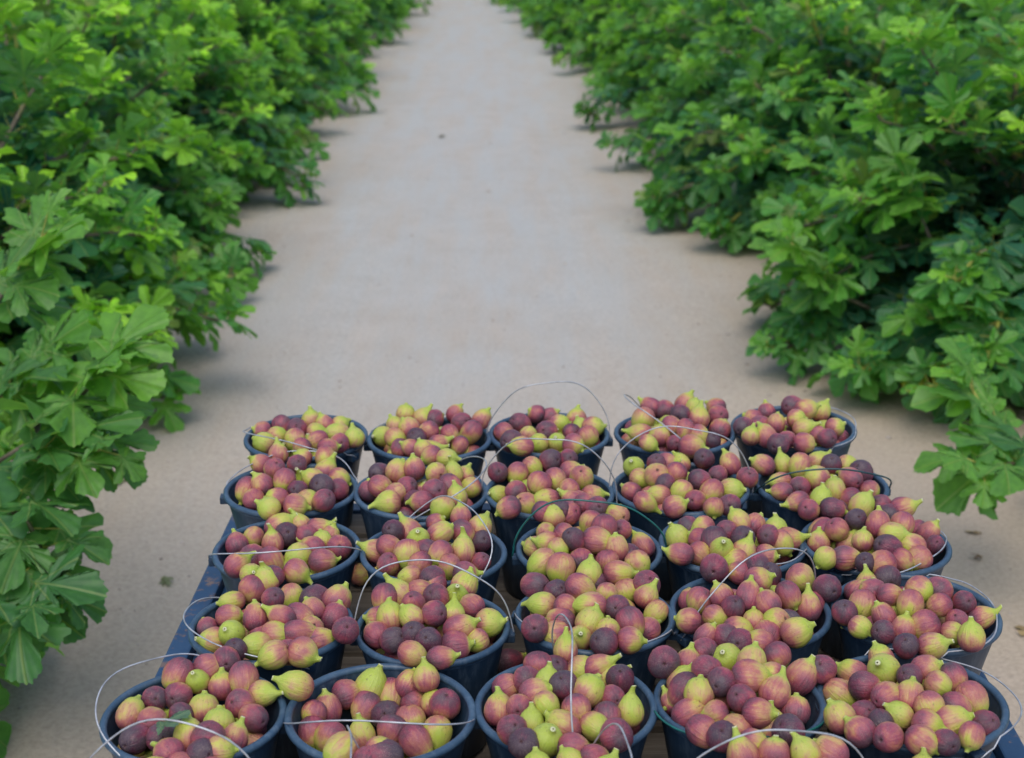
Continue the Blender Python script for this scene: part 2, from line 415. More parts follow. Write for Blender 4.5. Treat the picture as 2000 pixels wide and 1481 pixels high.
# ------------------------------------------------------------------ figs: what each bucket shows.  px py colour stem
# colour g lime, y yellow-green, m half pink, o peach, p rosy, d dark; stem: clock hour in view, b = eye towards viewer, f = stalk towards viewer
FIGS = {
(1,1): "506,840,p,9 550,830,p,5 608,822,o,12 516,866,g,9 540,852,y,3 576,858,y,6 616,844,y,3 620,860,m,8 664,830,y,2 660,848,y,9 662,866,m,b 692,856,g,12 636,832,p,11 580,838,p,b 590,872,m,7 640,874,p,3",
(1,2): "746,852,y,7 792,810,y,12 768,832,y,11 800,836,m,11 824,812,y,1 848,818,p,b 838,842,m,8 888,810,p,1 906,824,p,b 920,844,m,7 940,820,m,1 878,848,p,5 772,856,y,4 782,876,m,b 814,856,d,b 854,868,p,2 898,870,o,7 804,876,p,10 835,880,m,3",
(1,3): "984,844,m,5 1016,828,p,b 1048,808,d,10 1072,814,d,2 1128,818,o,12 1032,850,g,b 1052,866,g,8 1092,828,y,3 1088,864,y,f 1068,844,p,b 1116,844,d,6 1136,836,y,11 1148,852,o,5 1162,834,o,3 1020,872,m,9 1000,862,d,b 1120,868,m,4",
(1,4): "1273,798,p,10 1297,800,p,b 1338,790,o,1 1355,798,y,12 1329,810,d,b 1256,820,y,7 1225,835,p,b 1253,847,o,8 1310,832,p,3 1365,818,o,12 1399,796,p,10 1402,813,m,b 1338,839,o,6 1365,850,y,5 1406,839,m,b 1288,852,y,12 1266,866,y,4 1317,866,p,b 1350,872,m,3 1390,862,d,b",
(1,5): "1451,833,d,b 1472,820,p,10 1484,832,p,b 1497,806,d,12 1516,828,m,12 1548,793,p,b 1574,800,o,2 1606,803,y,1 1569,837,y,2 1497,852,m,11 1536,859,p,b 1467,852,g,12 1596,849,p,4 1630,835,o,2 1555,818,y,3 1520,868,d,b 1570,866,m,3 1615,856,p,b",
(2,1): "510,908,p,10 536,916,m,b 544,888,m,12 580,908,p,b 592,894,y,10 636,900,y,6 640,920,m,1 612,936,m,10 556,938,m,7 512,948,p,11 676,932,y,4 582,958,d,b 660,956,p,b 482,956,m,7 496,976,m,b 542,974,m,9 576,988,m,3 526,994,g,10 602,980,y,2 632,978,p,b 628,950,d,b",
(2,2): "740,924,d,b 776,920,y,1 810,916,p,12 844,890,p,8 828,880,m,11 872,896,g,3 852,924,g,b 886,926,y,12 722,960,d,12 794,952,p,b 772,964,o,2 760,982,y,8 848,960,m,b 880,952,p,5 824,980,p,9 892,972,y,12 926,952,y,8 916,928,o,1 864,992,g,7 808,976,d,b 742,950,m,4",
(2,3): "1000,920,o,7 972,928,p,b 1038,912,y,4 1076,904,d,b 1110,896,p,b 1084,936,m,5 1054,944,o,7 1116,920,p,2 1136,934,g,b 972,968,y,8 1008,960,p,b 1028,986,g,b 994,992,p,8 1068,976,m,9 1112,956,m,8 1156,968,o,3 1128,980,m,b 1060,1000,p,4 1095,998,d,b",
(2,4): "1237,912,g,f 1276,903,p,b 1300,903,p,3 1331,903,y,11 1375,900,d,b 1426,907,p,11 1249,934,y,4 1283,930,g,b 1321,924,p,7 1365,937,d,3 1402,927,p,b 1234,961,p,9 1288,968,m,9 1331,961,g,7 1389,961,m,7 1428,958,g,3 1460,934,m,b 1259,980,m,4 1317,990,o,2 1358,977,o,b 1300,945,d,b",
(2,5): "1491,912,m,10 1525,907,y,11 1562,910,y,6 1596,900,y,2 1623,907,d,b 1661,907,g,4 1525,941,m,8 1596,934,y,10 1688,922,d,b 1661,934,m,b 1528,960,p,9 1562,951,p,b 1560,980,p,8 1698,958,o,5 1630,958,y,12 1661,973,p,8 1603,980,g,12 1580,996,m,b 1625,994,d,3",
(3,1): "461,1064,p,b 495,1050,y,7 544,1027,m,2 588,1026,m,11 621,1033,p,3 560,1045,d,b 599,1047,p,b 629,1057,g,12 533,1063,p,12 583,1086,g,8 662,1070,m,b 644,1050,p,1 462,1104,p,2 493,1088,p,b 529,1095,m,5 629,1096,m,3 490,1122,y,f 533,1126,d,b 578,1116,o,4 610,1070,m,b",
(3,2): "763,1036,d,b 798,1038,o,11 852,1021,p,2 900,1014,p,12 859,1042,o,2 904,1040,p,5 937,1031,y,1 948,1055,d,b 817,1055,y,f 761,1068,m,4 737,1077,p,9 797,1081,y,6 758,1103,m,b 859,1081,m,7 904,1077,y,12 819,1103,o,7 878,1106,y,6 907,1120,p,3 939,1099,m,b 832,1077,d,b 800,1126,y,8 845,1130,d,b",
(3,3): "1060,1037,g,b 1082,1012,y,12 1112,1007,m,b 1122,980,p,10 1142,984,p,3 1165,992,p,b 1155,1020,m,7 1205,1007,g,b 1180,1030,p,6 1215,1035,m,b 1070,1060,m,9 1102,1042,m,4 1090,1072,g,5 1122,1055,d,b 1165,1055,m,3 1205,1072,o,12 1257,1065,m,11 1045,1070,m,8 1060,1100,g,8 1095,1110,y,6 1135,1095,p,b 1187,1097,o,6 1245,1100,y,5 1207,1119,m,3 1230,1085,d,b 1150,1122,g,12",
(3,4): "1395,992,o,6 1425,988,p,b 1345,1032,d,b 1325,1052,g,11 1375,1030,o,8 1370,1055,d,10 1420,1037,p,b 1450,1052,d,b 1445,1020,y,11 1472,1025,p,1 1500,1047,p,b 1525,1060,y,5 1542,1055,p,3 1365,1082,m,4 1410,1075,y,f 1452,1080,m,1 1435,1097,y,8 1495,1085,m,3 1330,1082,p,9 1395,1110,p,b 1515,1035,y,12 1480,1105,d,b 1395,1057,d,6",
(3,5): "1587,1030,m,8 1595,1060,m,12 1635,1000,p,8 1635,1035,o,b 1672,1015,d,b 1682,997,y,1 1715,1025,p,12 1722,987,p,b 1760,995,p,2 1735,1005,d,b 1762,1025,m,6 1800,1035,p,b 1685,1057,y,12 1735,1070,d,b 1782,1067,m,10 1825,1065,p,b 1650,1090,p,3 1795,1092,o,8 1760,1094,m,4 1722,1102,m,8 1690,1100,d,b 1612,1090,g,7 1820,1042,p,1 1610,1040,p,b 1742,1045,y,3",
(4,1): "449,1173,y,9 494,1150,m,7 519,1142,y,12 572,1163,g,6 533,1170,p,b 624,1168,d,b 611,1191,m,11 658,1172,o,1 447,1204,m,3 498,1206,p,12 552,1206,p,10 582,1206,p,4 452,1237,g,f 406,1227,p,b 418,1252,m,8 536,1240,y,3 583,1237,p,3 608,1227,g,b 503,1263,y,7 460,1270,d,b 536,1280,g,8 562,1275,m,b 590,1275,m,4 621,1250,m,5 652,1208,d,1 675,1232,p,b",
(4,2): "752,1169,p,6 782,1162,y,11 848,1142,m,8 819,1158,m,3 852,1166,p,b 907,1149,y,1 893,1164,g,f 804,1206,y,11 848,1199,p,b 763,1206,y,12 724,1208,p,9 734,1240,m,b 769,1251,d,b 837,1254,d,b 885,1199,g,12 922,1184,m,b 896,1228,p,2 955,1217,y,5 933,1251,y,8 889,1262,d,3 808,1180,m,b 804,1277,m,4 808,1240,d,b 860,1285,p,3",
(4,3): "1045,1149,p,b 1087,1157,d,b 1132,1147,o,4 1162,1134,d,10 1060,1182,g,9 1105,1185,m,4 1155,1182,y,9 1185,1160,y,6 1227,1152,g,5 1272,1164,m,1 1262,1149,p,b 1205,1187,p,b 1095,1212,p,9 1045,1227,p,b 1152,1217,y,1 1230,1215,p,5 1187,1230,y,12 1285,1197,y,7 1132,1247,m,f 1265,1230,p,b 1085,1240,m,8 1180,1255,d,b 1230,1250,m,3",
(4,4): "1332,1172,p,b 1367,1172,m,7 1410,1165,p,11 1445,1119,p,9 1480,1135,p,2 1502,1125,d,b 1562,1132,y,4 1432,1187,d,b 1462,1165,p,12 1500,1180,p,11 1540,1162,p,5 1580,1187,m,12 1600,1180,p,b 1345,1212,m,9 1395,1205,y,4 1472,1215,o,12 1537,1215,d,b 1440,1232,m,3 1500,1240,o,b 1555,1235,y,2 1485,1255,o,9 1515,1215,g,b 1418,1245,d,b 1615,1149,d,b",
(4,5): "1662,1155,p,1 1730,1127,d,b 1687,1137,o,12 1685,1180,y,6 1737,1162,m,3 1705,1157,m,b 1795,1152,y,4 1777,1182,y,6 1835,1182,m,8 1832,1154,p,b 1882,1177,p,b 1915,1207,p,2 1727,1205,p,11 1680,1225,y,4 1725,1235,d,b 1765,1230,m,12 1807,1222,m,8 1870,1215,o,b 1860,1237,y,4 1897,1245,y,12 1820,1262,m,2 1650,1197,p,b 1770,1262,d,b",
(5,1): "255,1395,y,1 303,1366,p,b 348,1360,p,b 354,1396,d,b 348,1318,m,7 386,1331,g,f 406,1306,p,2 442,1291,p,b 434,1341,m,12 480,1324,m,6 518,1354,y,4 398,1385,y,12 428,1412,g,12 470,1375,o,b 495,1402,p,b 457,1444,p,1 298,1409,y,b 264,1444,d,b 316,1442,d,b 428,1466,y,3 360,1462,m,b",
(5,2): "580,1342,y,10 598,1390,m,7 635,1384,p,b 672,1352,p,2 723,1338,g,1 714,1379,p,7 762,1356,m,6 810,1372,p,4 838,1322,m,12 799,1333,m,1 856,1372,o,12 888,1372,p,b 603,1430,p,6 645,1439,m,7 707,1437,o,12 766,1425,p,7 801,1407,y,6 854,1430,y,6 812,1448,p,5 755,1398,d,b 667,1464,y,8 741,1465,y,3",
(5,3): "981,1341,p,2 1052,1299,p,6 1080,1304,d,b 1140,1306,g,4 1105,1270,y,12 1168,1304,p,2 1196,1318,y,2 1217,1325,d,b 1150,1350,y,1 1101,1339,d,b 1028,1328,p,b 1070,1337,g,12 1045,1356,m,2 975,1388,m,12 1014,1381,o,b 1066,1377,g,5 1000,1426,p,b 1038,1416,g,12 1101,1419,m,10 1126,1384,m,5 1066,1447,g,f 1161,1419,y,5 1196,1363,p,b 1231,1391,g,12 1185,1402,p,6 1203,1437,p,b 1024,1453,d,b 1119,1460,p,3",
(5,4): "1297,1294,p,b 1378,1243,p,1 1375,1275,p,b 1444,1256,d,b 1420,1287,g,f 1468,1294,y,12 1518,1280,p,5 1344,1296,p,12 1316,1327,y,1 1337,1346,d,7 1380,1310,p,b 1409,1332,d,b 1463,1322,m,3 1508,1318,m,9 1568,1322,p,1 1606,1308,p,b 1366,1356,y,12 1344,1394,p,2 1449,1365,p,b 1513,1353,m,1 1480,1394,p,3 1399,1394,m,8 1302,1372,p,11 1554,1389,p,12 1439,1427,m,10 1506,1422,m,12 1373,1429,p,4 1411,1440,d,b 1540,1428,d,b 1470,1450,m,3",
(5,5): "1657,1312,m,10 1717,1282,m,11 1726,1309,y,f 1777,1322,d,b 1807,1307,p,2 1687,1340,d,3 1635,1355,y,4 1732,1360,m,b 1832,1337,y,4 1860,1325,p,5 1897,1365,o,5 1815,1380,y,5 1865,1382,p,4 1687,1395,p,b 1757,1397,g,10 1777,1362,m,12 1640,1402,m,11 1680,1430,p,10 1735,1440,m,b 1810,1417,m,4 1855,1412,o,2 1800,1447,m,4 1847,1450,d,b 1897,1437,m,6 1922,1417,p,b 1720,1412,d,b",
(6,1): "331,1476,m,b 369,1440,o,12 407,1446,p,b 394,1474,d,b 350,1500,p,3 300,1510,y,9 430,1505,m,4 370,1530,g,b",
(6,2): "748,1478,d,9 716,1488,p,b 690,1520,m,4 790,1515,y,2 740,1530,p,b",
(6,3): "1117,1492,y,11 1160,1490,p,b 1050,1500,y,12 1190,1505,y,1 1120,1530,d,b 1080,1520,m,3",
(6,4): "1452,1482,p,11 1512,1476,p,12 1574,1474,y,11 1622,1470,m,10 1500,1520,m,3 1560,1520,d,b 1430,1520,g,8 1610,1510,p,b",
(6,5): "1800,1510,m,12 1850,1520,p,b 1900,1530,y,3 1830,1550,d,b",
}
# bucket rim centre px, width px, heap height; handle: axis angle, lean, size, colour
BUCKETS = {
(1,1): (599,853,237,.055,-35,72,.98,'wire'), (1,2): (838,858,240,.085,0,-82,1.0,'wire'), (1,3): (1071,848,233,.07,0,-2,1.04,'wire'),
(1,4): (1320,846,233,.09,-72,40,1.05,'wire'), (1,5): (1552,836,239,.105,100,84,1.04,'wire'),
(2,1): (573,956,258,.10,4,-72,1.0,'wire'), (2,2): (818,961,260,.10,78,56,1.0,'wire'), (2,3): (1069,962,250,.09,-12,3,1.12,'wire'),
(2,4): (1331,954,264,.085,0,0,1.10,'wire'), (2,5): (1605,948,256,.085,4,52,1.0,'darkgreen'),
(3,1): (562,1073,284,.045,3,58,1.0,'wire'), (3,2): (845,1080,283,.075,-58,-46,1.02,'wire'), (3,3): (1149,1076,282,.11,2,14,1.0,'greenwire'),
(3,4): (1430,1061,280,.11,-3,84,.88,'wire'), (3,5): (1710,1062,286,.115,48,80,1.06,'wire'),
(4,1): (531,1222,315,.085,-58,68,.95,'wire'), (4,2): (848,1226,300,.09,0,-4,1.05,'wire'), (4,3): (1160,1203,308,.10,-12,80,.9,'wire'),
(4,4): (1467,1192,310,.12,30,22,1.05,'wire'), (4,5): (1787,1195,320,.11,80,78,1.02,'wire'),
(5,1): (380,1400,354,.07,62,-62,1.02,'wire'), (5,2): (741,1392,368,.0,3,63,.98,'wire'), (5,3): (1107,1378,352,.075,-86,8,1.1,'wire'),
(5,4): (1444,1371,330,.125,0,88,1.0,'greenwire'), (5,5): (1783,1369,360,.095,116,82,1.0,'wire'),
(6,1): (350,1606,400,.12,0,4,1.22,'wire'), (6,2): (735,1610,400,.09,-84,20,1.1,'wire'), (6,3): (1118,1606,395,.08,-96,-24,1.1,'wire'),
(6,4): (1520,1600,395,.12,0,4,1.26,'wire'), (6,5): (1885,1596,400,.06,40,30,1.0,'wire'),
}
ROWN = {1: 'back row', 2: 'fifth row', 3: 'fourth row', 4: 'third row', 5: 'second row', 6: 'nearest row'}
COLN = {1: 'leftmost', 2: 'second-left', 3: 'middle', 4: 'second-right', 5: 'rightmost'}
keys = list(BUCKETS)
pos = {}; RAD = {}
for k in keys:
    cx, cy, wpx = BUCKETS[k][:3]
    p = at_z(cx, cy, RIMZ); d = project(p)[2]
    RAD[k] = min(.150, max(.132, wpx*d/F_PX/2)); pos[k] = np.array([p.x, p.y])
for it in range(40):
    for i, a in enumerate(keys):
        for b in keys[i+1:]:
            dv = pos[b]-pos[a]; L = np.hypot(*dv); need = (RAD[a]+RAD[b])*.985
            if L < need:
                pos[a] = pos[a]-dv/L*(need-L)*.5; pos[b] = pos[b]+dv/L*(need-L)*.5

# shared bucket meshes, radius 1 = rim radius .14
R0 = .14
mb = MB()
mb.lathe([(.001, .006), (.085, .006), (.094, .012), (.106, .09), (.120, .165), (.1315, BH-.008), (.1315, BH-.002), (.1345, BH-.002),
          (.1345, BH-.01), (.123, .16), (.109, .09), (.097, .004), (.09, 0), (.001, 0)][::-1], 64)
shell_me = mb.mesh('shell', M['plastic'], True)
mb = MB()
lip = [(.1365+.0062*math.cos(a), BH-.0035+.0065*math.sin(a)) for a in np.linspace(PI*1.5, -PI*.5, 11)]
mb.lathe([(.134, BH-.016)] + lip + [(.134, BH-.013)], 72)
M['rim'] = M['plastic'].copy(); M['rim'].name = 'worn_rim_plastic'
for nd in M['rim'].node_tree.nodes:
    if nd.type == 'VALTORGB' and nd.color_ramp.elements[0].color[2] > .04 and nd.color_ramp.elements[0].color[0] < .02:
        nd.color_ramp.elements[0].color = (.022, .055, .10, 1); nd.color_ramp.elements[1].color = (.05, .10, .16, 1)
rim_me = mb.mesh('rim', M['rim'], True)
mb = MB(); mb.box(-.007, .014, -.013, .013, -.022, -.006); ear_me = mb.mesh('ear', M['plastic'], bevel=.003)
buckets = {}
HW = {'wire': 'grey wire', 'greenwire': 'teal-green coated wire', 'darkgreen': 'dark green wire'}
def lean_words(th, al):
    a = abs(th)
    if a < 15: return 'standing upright'
    if a < 66: return 'leaning across its figs'
    d = math.radians(al-90) if th > 0 else math.radians(al+90)
    x, y = math.cos(d), math.sin(d)
    if abs(x) > abs(y): return 'folded down to the right' if x > 0 else 'folded down to the left'
    return 'folded down toward the far side' if y > 0 else 'folded down over its near side'
for k in keys:
    cx, cy, wpx, hc, al, th, kk, hm = BUCKETS[k]
    R = RAD[k]; x, y = pos[k]; e = empty('bucket', (x, y, DECK+.002)); buckets[k] = e
    tag(e, '%s bucket of the %s, %s handle %s' % (COLN[k[1]], ROWN[k[0]], HW[hm], lean_words(th, al)), 'bucket', 'black-blue plastic buckets filled with figs')
    e.rotation_euler = (random.uniform(-.012, .012), random.uniform(-.012, .012), math.radians(random.uniform(0, 360)))
    s = R/R0
    for nm, me in (('shell', shell_me), ('rim', rim_me)):
        o = link(nm, me, e); o.scale = (s, s, 1)
    # handle in bucket frame: undo the spin
    rz = e.rotation_euler[2]
    a = math.radians(al) - rz
    u = Vector((math.cos(a), math.sin(a), 0)); p = Vector((math.cos(a-PI/2), math.sin(a-PI/2), 0))
    t_ = math.radians(th); wv = Vector((0, 0, 1))*math.cos(t_) + p*math.sin(t_)
    C = Vector((0, 0, BH-.014)); Rh = R*1.045
    pts = []
    sgn = 1
    for i in range(37):
        t = PI*i/36
        wob = 1 + .03*math.sin(2.5*t+k[0]*1.7+k[1]) + .012*math.sin(7*t+k[1]*2)
        flat = 1 - .05*math.sin(t)**6
        q = C + (u*math.cos(t)*Rh + wv*math.sin(t)*Rh*kk*flat)*wob + p*(.014*math.sin(2*t+k[1]+k[0]) - .014*math.sin(k[1]+k[0]))*math.sin(t)
        if abs(th) > 70: q.z = max(q.z, BH+.004 if 2 < i < 34 else BH-.014)
        pts.append(q)
    # wire ends hook through the ears
    hook = lambda sg: [C + u*sg*(R*.93), C + u*sg*(R*1.0) + Vector((0, 0, -.004)), C + u*sg*(Rh+.004) + Vector((0, 0, -.004))]
    pts = hook(1) + pts[1:-1] + hook(-1)[::-1]
    mb = MB(); mb.tube(pts, (.0014 if hm == 'wire' else .0019), 6)
    link('handle', mb.mesh('handle', M[hm], True), e)
    for sg in (1, -1):
        o = link('ear', ear_me, e, C + u*sg*(R-.004) + Vector((0, 0, .008))); o.rotation_euler = (0, 0, a + (0 if sg > 0 else PI))

# ------------------------------------------------------------------ place the figs
RIPE = {'g': .20, 'y': .33, 'm': .48, 'o': .45, 'p': .61, 'd': .77}
CNAME = {'g': 'lime green', 'y': 'yellow-green', 'm': 'half-pink green', 'o': 'peach-pink', 'p': 'rosy purple', 'd': 'dark purple'}
camv = np.array(CAM)
def surf(rho, R, hc):
    if rho > R*.98: return .026
    if hc < .03: return hc - .025 + .0*rho
    return (hc+.022)*(1-(rho/R)**2.2) - .022
items = []   # dict(pos, r, axis, ripe, colour, bucket)
DR = []
for k in keys:
    R = RAD[k]; hc = BUCKETS[k][3]; hc = hc*.42 if hc > .03 else hc-.012; c = pos[k]
    P, rr, rays, info = [], [], [], []
    for tok in FIGS[k].split():
        px, py, col, st = tok.split(','); px = float(px); py = float(py)
        d = ray(px, py); d = np.array(d); d /= np.linalg.norm(d)
        rad = random.choice((1, 1, 1.07, .9))*random.uniform(.0224, .0256)
        t0 = (RIMZ + .2 - camv[2])/d[2]; t1 = (RIMZ - .1 - camv[2])/d[2]
        best = None
        for t in np.linspace(t0, t1, 150):
            q = camv + d*t; rho = math.hypot(q[0]-c[0], q[1]-c[1])
            if rho > R*1.45: continue
            g = q[2] - RIMZ - surf(rho, R, hc)
            if best is None or abs(g) < abs(best[0]): best = (g, t)
            if g < 0: best = (g, t); break
        if best is None: best = (0, (RIMZ-camv[2])/d[2])
        P.append(camv + d*best[1]); rr.append(rad); rays.append(d); info.append((col, st))
    n1 = len(P)
    nf = 26
    for i in range(nf):
        rho = R*.72*math.sqrt(random.random()); an = random.uniform(0, 2*PI)
        z = surf(rho, R, hc) - .04 - .04*random.random()
        P.append(np.array([c[0]+rho*math.cos(an), c[1]+rho*math.sin(an), RIMZ+z]))
        rr.append(random.uniform(.0215, .025)); rays.append(None)
        info.append((random.choice('gymmppddpo'), random.choice(['b', '1', '3', '5', '7', '9', '11'])))
    P = np.array(P); rr = np.array(rr); n = len(P); T = P.copy()
    D = np.array([r if r is not None else (0, 0, 0) for r in rays])
    wgt = np.where(np.arange(n) < n1, .35, 1.0)
    rc = rr*.84
    for it in range(90):
        df = P[None]-P[:, None]; L = np.sqrt((df**2).sum(2))+1e-9
        ov = np.clip(rc[None]+rc[:, None]-L, 0, None); np.fill_diagonal(ov, 0)
        wt = wgt[:, None]/(wgt[:, None]+wgt[None])
        P = P - (df/L[..., None]*(ov*wt)[..., None]).sum(1)*.55
        # pull the seen ones to their line of sight and their depth
        rel = T-P; along = (rel*D).sum(1, keepdims=True)*D
        P[:n1] += ((.85 if it > 78 else .55)*(rel-along) + .12*along)[:n1]
        # hidden ones stay below the heap surface
        rho = np.hypot(P[:, 0]-c[0], P[:, 1]-c[1])
        sz = RIMZ + np.array([surf(min(q_, R*.97), R, hc) for q_ in rho])
        P[n1:, 2] = np.minimum(P[n1:, 2], sz[n1:]-.026)
        # wall
        inside = rho < R*1.02
        wall = R*(.94 + np.minimum(P[:, 2]-RIMZ, 0)*1.6) - rr*.95
        tr_ = np.hypot(T[:, 0]-c[0], T[:, 1]-c[1])
        wall = np.where(tr_ < R*.93, np.minimum(wall, R*.955-rr*.85), wall)
        m_ = inside & ((P[:, 2] < RIMZ+.012) | (tr_ < R*.93)) & (rho > wall)
        sc_ = np.where(m_, wall/np.maximum(rho, 1e-6), 1)
        P[:, 0] = c[0]+(P[:, 0]-c[0])*sc_; P[:, 1] = c[1]+(P[:, 1]-c[1])*sc_
        # rest on the lip
        rho = np.hypot(P[:, 0]-c[0], P[:, 1]-c[1])
        lo = (rho > R*.86) & (rho < R*1.5)
        P[:, 2] = np.where(lo & (np.arange(n) < n1) & (rho > R*.93) & (tr_ >= R*.93), np.maximum(P[:, 2], RIMZ+rr*.8), P[:, 2])
    DR.append(np.mean([project(Vector(P[i]))[1]-project(Vector(T[i]))[1] for i in range(n1)]))
    for i in range(n):
        col, st = info[i]
        V = (Vector(P[i]) - CAM).normalized()
        right = V.cross(Vector((0, 0, 1))).normalized(); up = right.cross(V)
        rd = lambda s: random.uniform(-s, s)
        if st == 'b': ax = V*1.0 + up*(rd(.7)-.1) + right*rd(.95)
        elif st == 'f': ax = -V + up*(.3+rd(.3)) + right*rd(.35)
        else:
            h = float(st)/12*2*PI + rd(.15); ax = up*math.cos(h) + right*math.sin(h) + V*rd(.35)
        ax.normalize()
        if i >= n1:      # buried ones: stalk inwards and up, clear of the wall
            inw = Vector((c[0]-P[i][0], c[1]-P[i][1], .05)).normalized()
            ax = (inw + Vector((0, 0, random.uniform(0, .8))) + Vector((rd(.3), rd(.3), 0))).normalized()
        elif math.hypot(T[i][0]-c[0], T[i][1]-c[1]) < R*.95:
            for _ in range(14):
                tp = Vector(P[i]) + ax*rr[i]*2.1
                if math.hypot(tp.x-c[0], tp.y-c[1]) > R*.9 and tp.z < RIMZ+.014: ax = (ax + Vector((0, 0, .18)) + Vector((c[0]-P[i][0], c[1]-P[i][1], 0))*.6).normalized()
                else: break
        items.append(dict(p=Vector(P[i]), r=rr[i], ax=ax.normalized(), col=col, k=k, seen=i < n1,
                          ripe=RIPE[col]+random.uniform(-.05, .05)))
# two windfalls on the deck
for px, py, col in ((992, 1292, 'd'), (708, 1122, 'y')):
    items.append(dict(p=at_z(px, py, DECK+.026), r=.026, ax=Vector((.8, .3, .1)).normalized(), col=col, k=None, seen=True, ripe=RIPE[col]+(.1 if col == 'd' else 0)))

# occlusion by other figs, to know which ones show
Q = np.array([i['p'] for i in items]); RR = np.array([i['r'] for i in items])
for idx, it in enumerate(items):
    p = it['p']; px, py, dd = project(p); it['px'] = px; it['py'] = py
    rp = it['r']*F_PX/dd
    vis = 0; tot = 0
    v = (p-CAM).normalized(); rt = v.cross(Vector((0, 0, 1))).normalized(); up = rt.cross(v)
    near = np.where((np.abs(Q-np.array(p)).max(1) < .16))[0]; near = near[near != idx]
    for (a, b) in ((0, 0), (.6, 0), (-.6, 0), (0, .6), (0, -.6), (.45, .45), (-.45, .45), (.45, -.45), (-.45, -.45)):
        q = p + (rt*a + up*b)*it['r']; ux, uy, _ = project(q)
        tot += 1
        if not (0 <= ux < IMW and 0 <= uy < IMH): continue
        d = np.array((q-CAM).normalized()); rel = Q[near]-camv; tt = rel@d
        perp = np.sqrt(np.maximum((rel**2).sum(1)-tt**2, 0))
        if not np.any((perp < RR[near]*.93) & (tt < (q-CAM).length)): vis += 1
    it['vis'] = vis/tot; it['area'] = it['vis']*rp*rp
order = sorted(range(len(items)), key=lambda i: -(items[i]['area'] if items[i]['vis'] >= .3 else 0))
chosen = set(order[:298])
for i, it in enumerate(items):
    if it['k'] is None and it['vis'] > 0: chosen.add(i)

PROF = [(.03, -.84), (.1, -.91), (.24, -.93), (.5, -.85), (.75, -.67), (.93, -.40), (1.0, -.10), (.975, .17), (.87, .44), (.715, .70),
        (.52, .93), (.34, 1.12), (.235, 1.30), (.185, 1.52), (.165, 1.74), (.155, 1.80), (.05, 1.82)]
def fig_geo(it, seg, prof):
    r = random.Random(hash((round(it['px'], 1), round(it['py'], 1))))
    el = r.uniform(.95, 1.25); nl = r.choice((.32, .42, .5, .6, .7, .95)); bend = r.uniform(-.5, .5); fat = r.uniform(.93, 1.05); ph = r.uniform(0, 6)
    sq = r.uniform(.93, 1.03)
    V, Lc = [], []
    for (pr, pz) in prof:
        z = pz*el if pz < .8 else .8*el + (pz-.8)*nl
        bx = bend*max(0, pz-.75)**2*.8*nl
        for s in range(seg):
            a = 2*PI*s/seg
            rr_ = pr*fat*(1+.022*math.cos(3*a+ph)+.014*math.cos(7*a+ph*2)*(1 if pz > -.5 else 0))
            V.append((rr_*math.cos(a)*sq+bx, rr_*math.sin(a), z)); Lc.append((pr*math.cos(a), pr*math.sin(a), pz))
    return np.array(V)*it['r'], np.array(Lc)
def ring_faces(nr, seg):
    f = []
    for i in range(nr-1):
        for s in range(seg):
            s2 = (s+1) % seg; f.append((i*seg+s, i*seg+s2, (i+1)*seg+s2, (i+1)*seg+s))
    return np.array(f)
def rot_of(ax, spin):
    return (Vector(ax).to_track_quat('Z', 'Y').to_matrix() @ Matrix.Rotation(spin, 3, 'Z'))
FACES = ring_faces(len(PROF), 20)
# labels: rank from the left among the same colour in the same bucket
ORD = ['first', 'second', 'third', 'fourth', 'fifth', 'sixth', 'seventh', 'eighth', 'ninth', 'tenth', 'eleventh', 'twelfth']
groups = {}
for i in chosen: groups.setdefault((items[i]['k'], items[i]['col']), []).append(i)
for (k, col), lst in groups.items():
    lst.sort(key=lambda i: items[i]['px'])
    for n_, i in enumerate(lst):
        if k is None: items[i]['label'] = CNAME[col] + ' fig lying loose on the trailer planks between buckets'; continue
        where = '%s bucket, %s' % (COLN[k[1]], ROWN[k[0]])
        if len(lst) == 1: t = 'the only %s fig on top in the %s' % (CNAME[col], where)
        elif n_ == 0: t = 'leftmost %s fig on top in the %s' % (CNAME[col], where)
        elif n_ == len(lst)-1: t = 'rightmost %s fig on top in the %s' % (CNAME[col], where)
        else: t = '%s %s fig from the left in the %s' % (ORD[n_], CNAME[col], where)
        items[i]['label'] = t
for i in sorted(chosen):
    it = items[i]; V, Lc = fig_geo(it, 20, PROF)
    me = mesh_np('fig', V, FACES, M['fig']); n_ = len(V)
    attr(me, 'floc', 'FLOAT_VECTOR', Lc); attr(me, 'fripe', 'FLOAT', np.full(n_, it['ripe'])); attr(me, 'fseed', 'FLOAT', np.full(n_, random.random()))
    o = link('fig', me, None, it['p']); o.rotation_mode = 'QUATERNION'
    o.rotation_quaternion = rot_of(it['ax'], random.uniform(0, 6)).to_quaternion()
    tag(o, it['label'], 'fig', 'figs heaped in the buckets' if it['k'] else 'figs dropped on the trailer planks')
P2 = PROF; F2 = ring_faces(len(P2), 14)
VV, LL, FF, RI, SE, cnt = [], [], [], [], [], 0
for i, it in enumerate(items):
    if i in chosen: continue
    V, Lc = fig_geo(it, 14, P2); R3 = np.array(rot_of(it['ax'], random.uniform(0, 6)))
    VV.append(V@R3.T + np.array(it['p'])); LL.append(Lc); FF.append(F2+cnt); cnt += len(V)
    RI.append(np.full(len(V), it['ripe'])); SE.append(np.full(len(V), random.random()))
me = mesh_np('heaped_figs', np.concatenate(VV), np.concatenate(FF), M['fig'])
attr(me, 'floc', 'FLOAT_VECTOR', np.concatenate(LL)); attr(me, 'fripe', 'FLOAT', np.concatenate(RI)); attr(me, 'fseed', 'FLOAT', np.concatenate(SE))
tag(link('heaped_figs', me), 'mass of purple and green figs heaped in the buckets of the rear rows', kind='stuff')

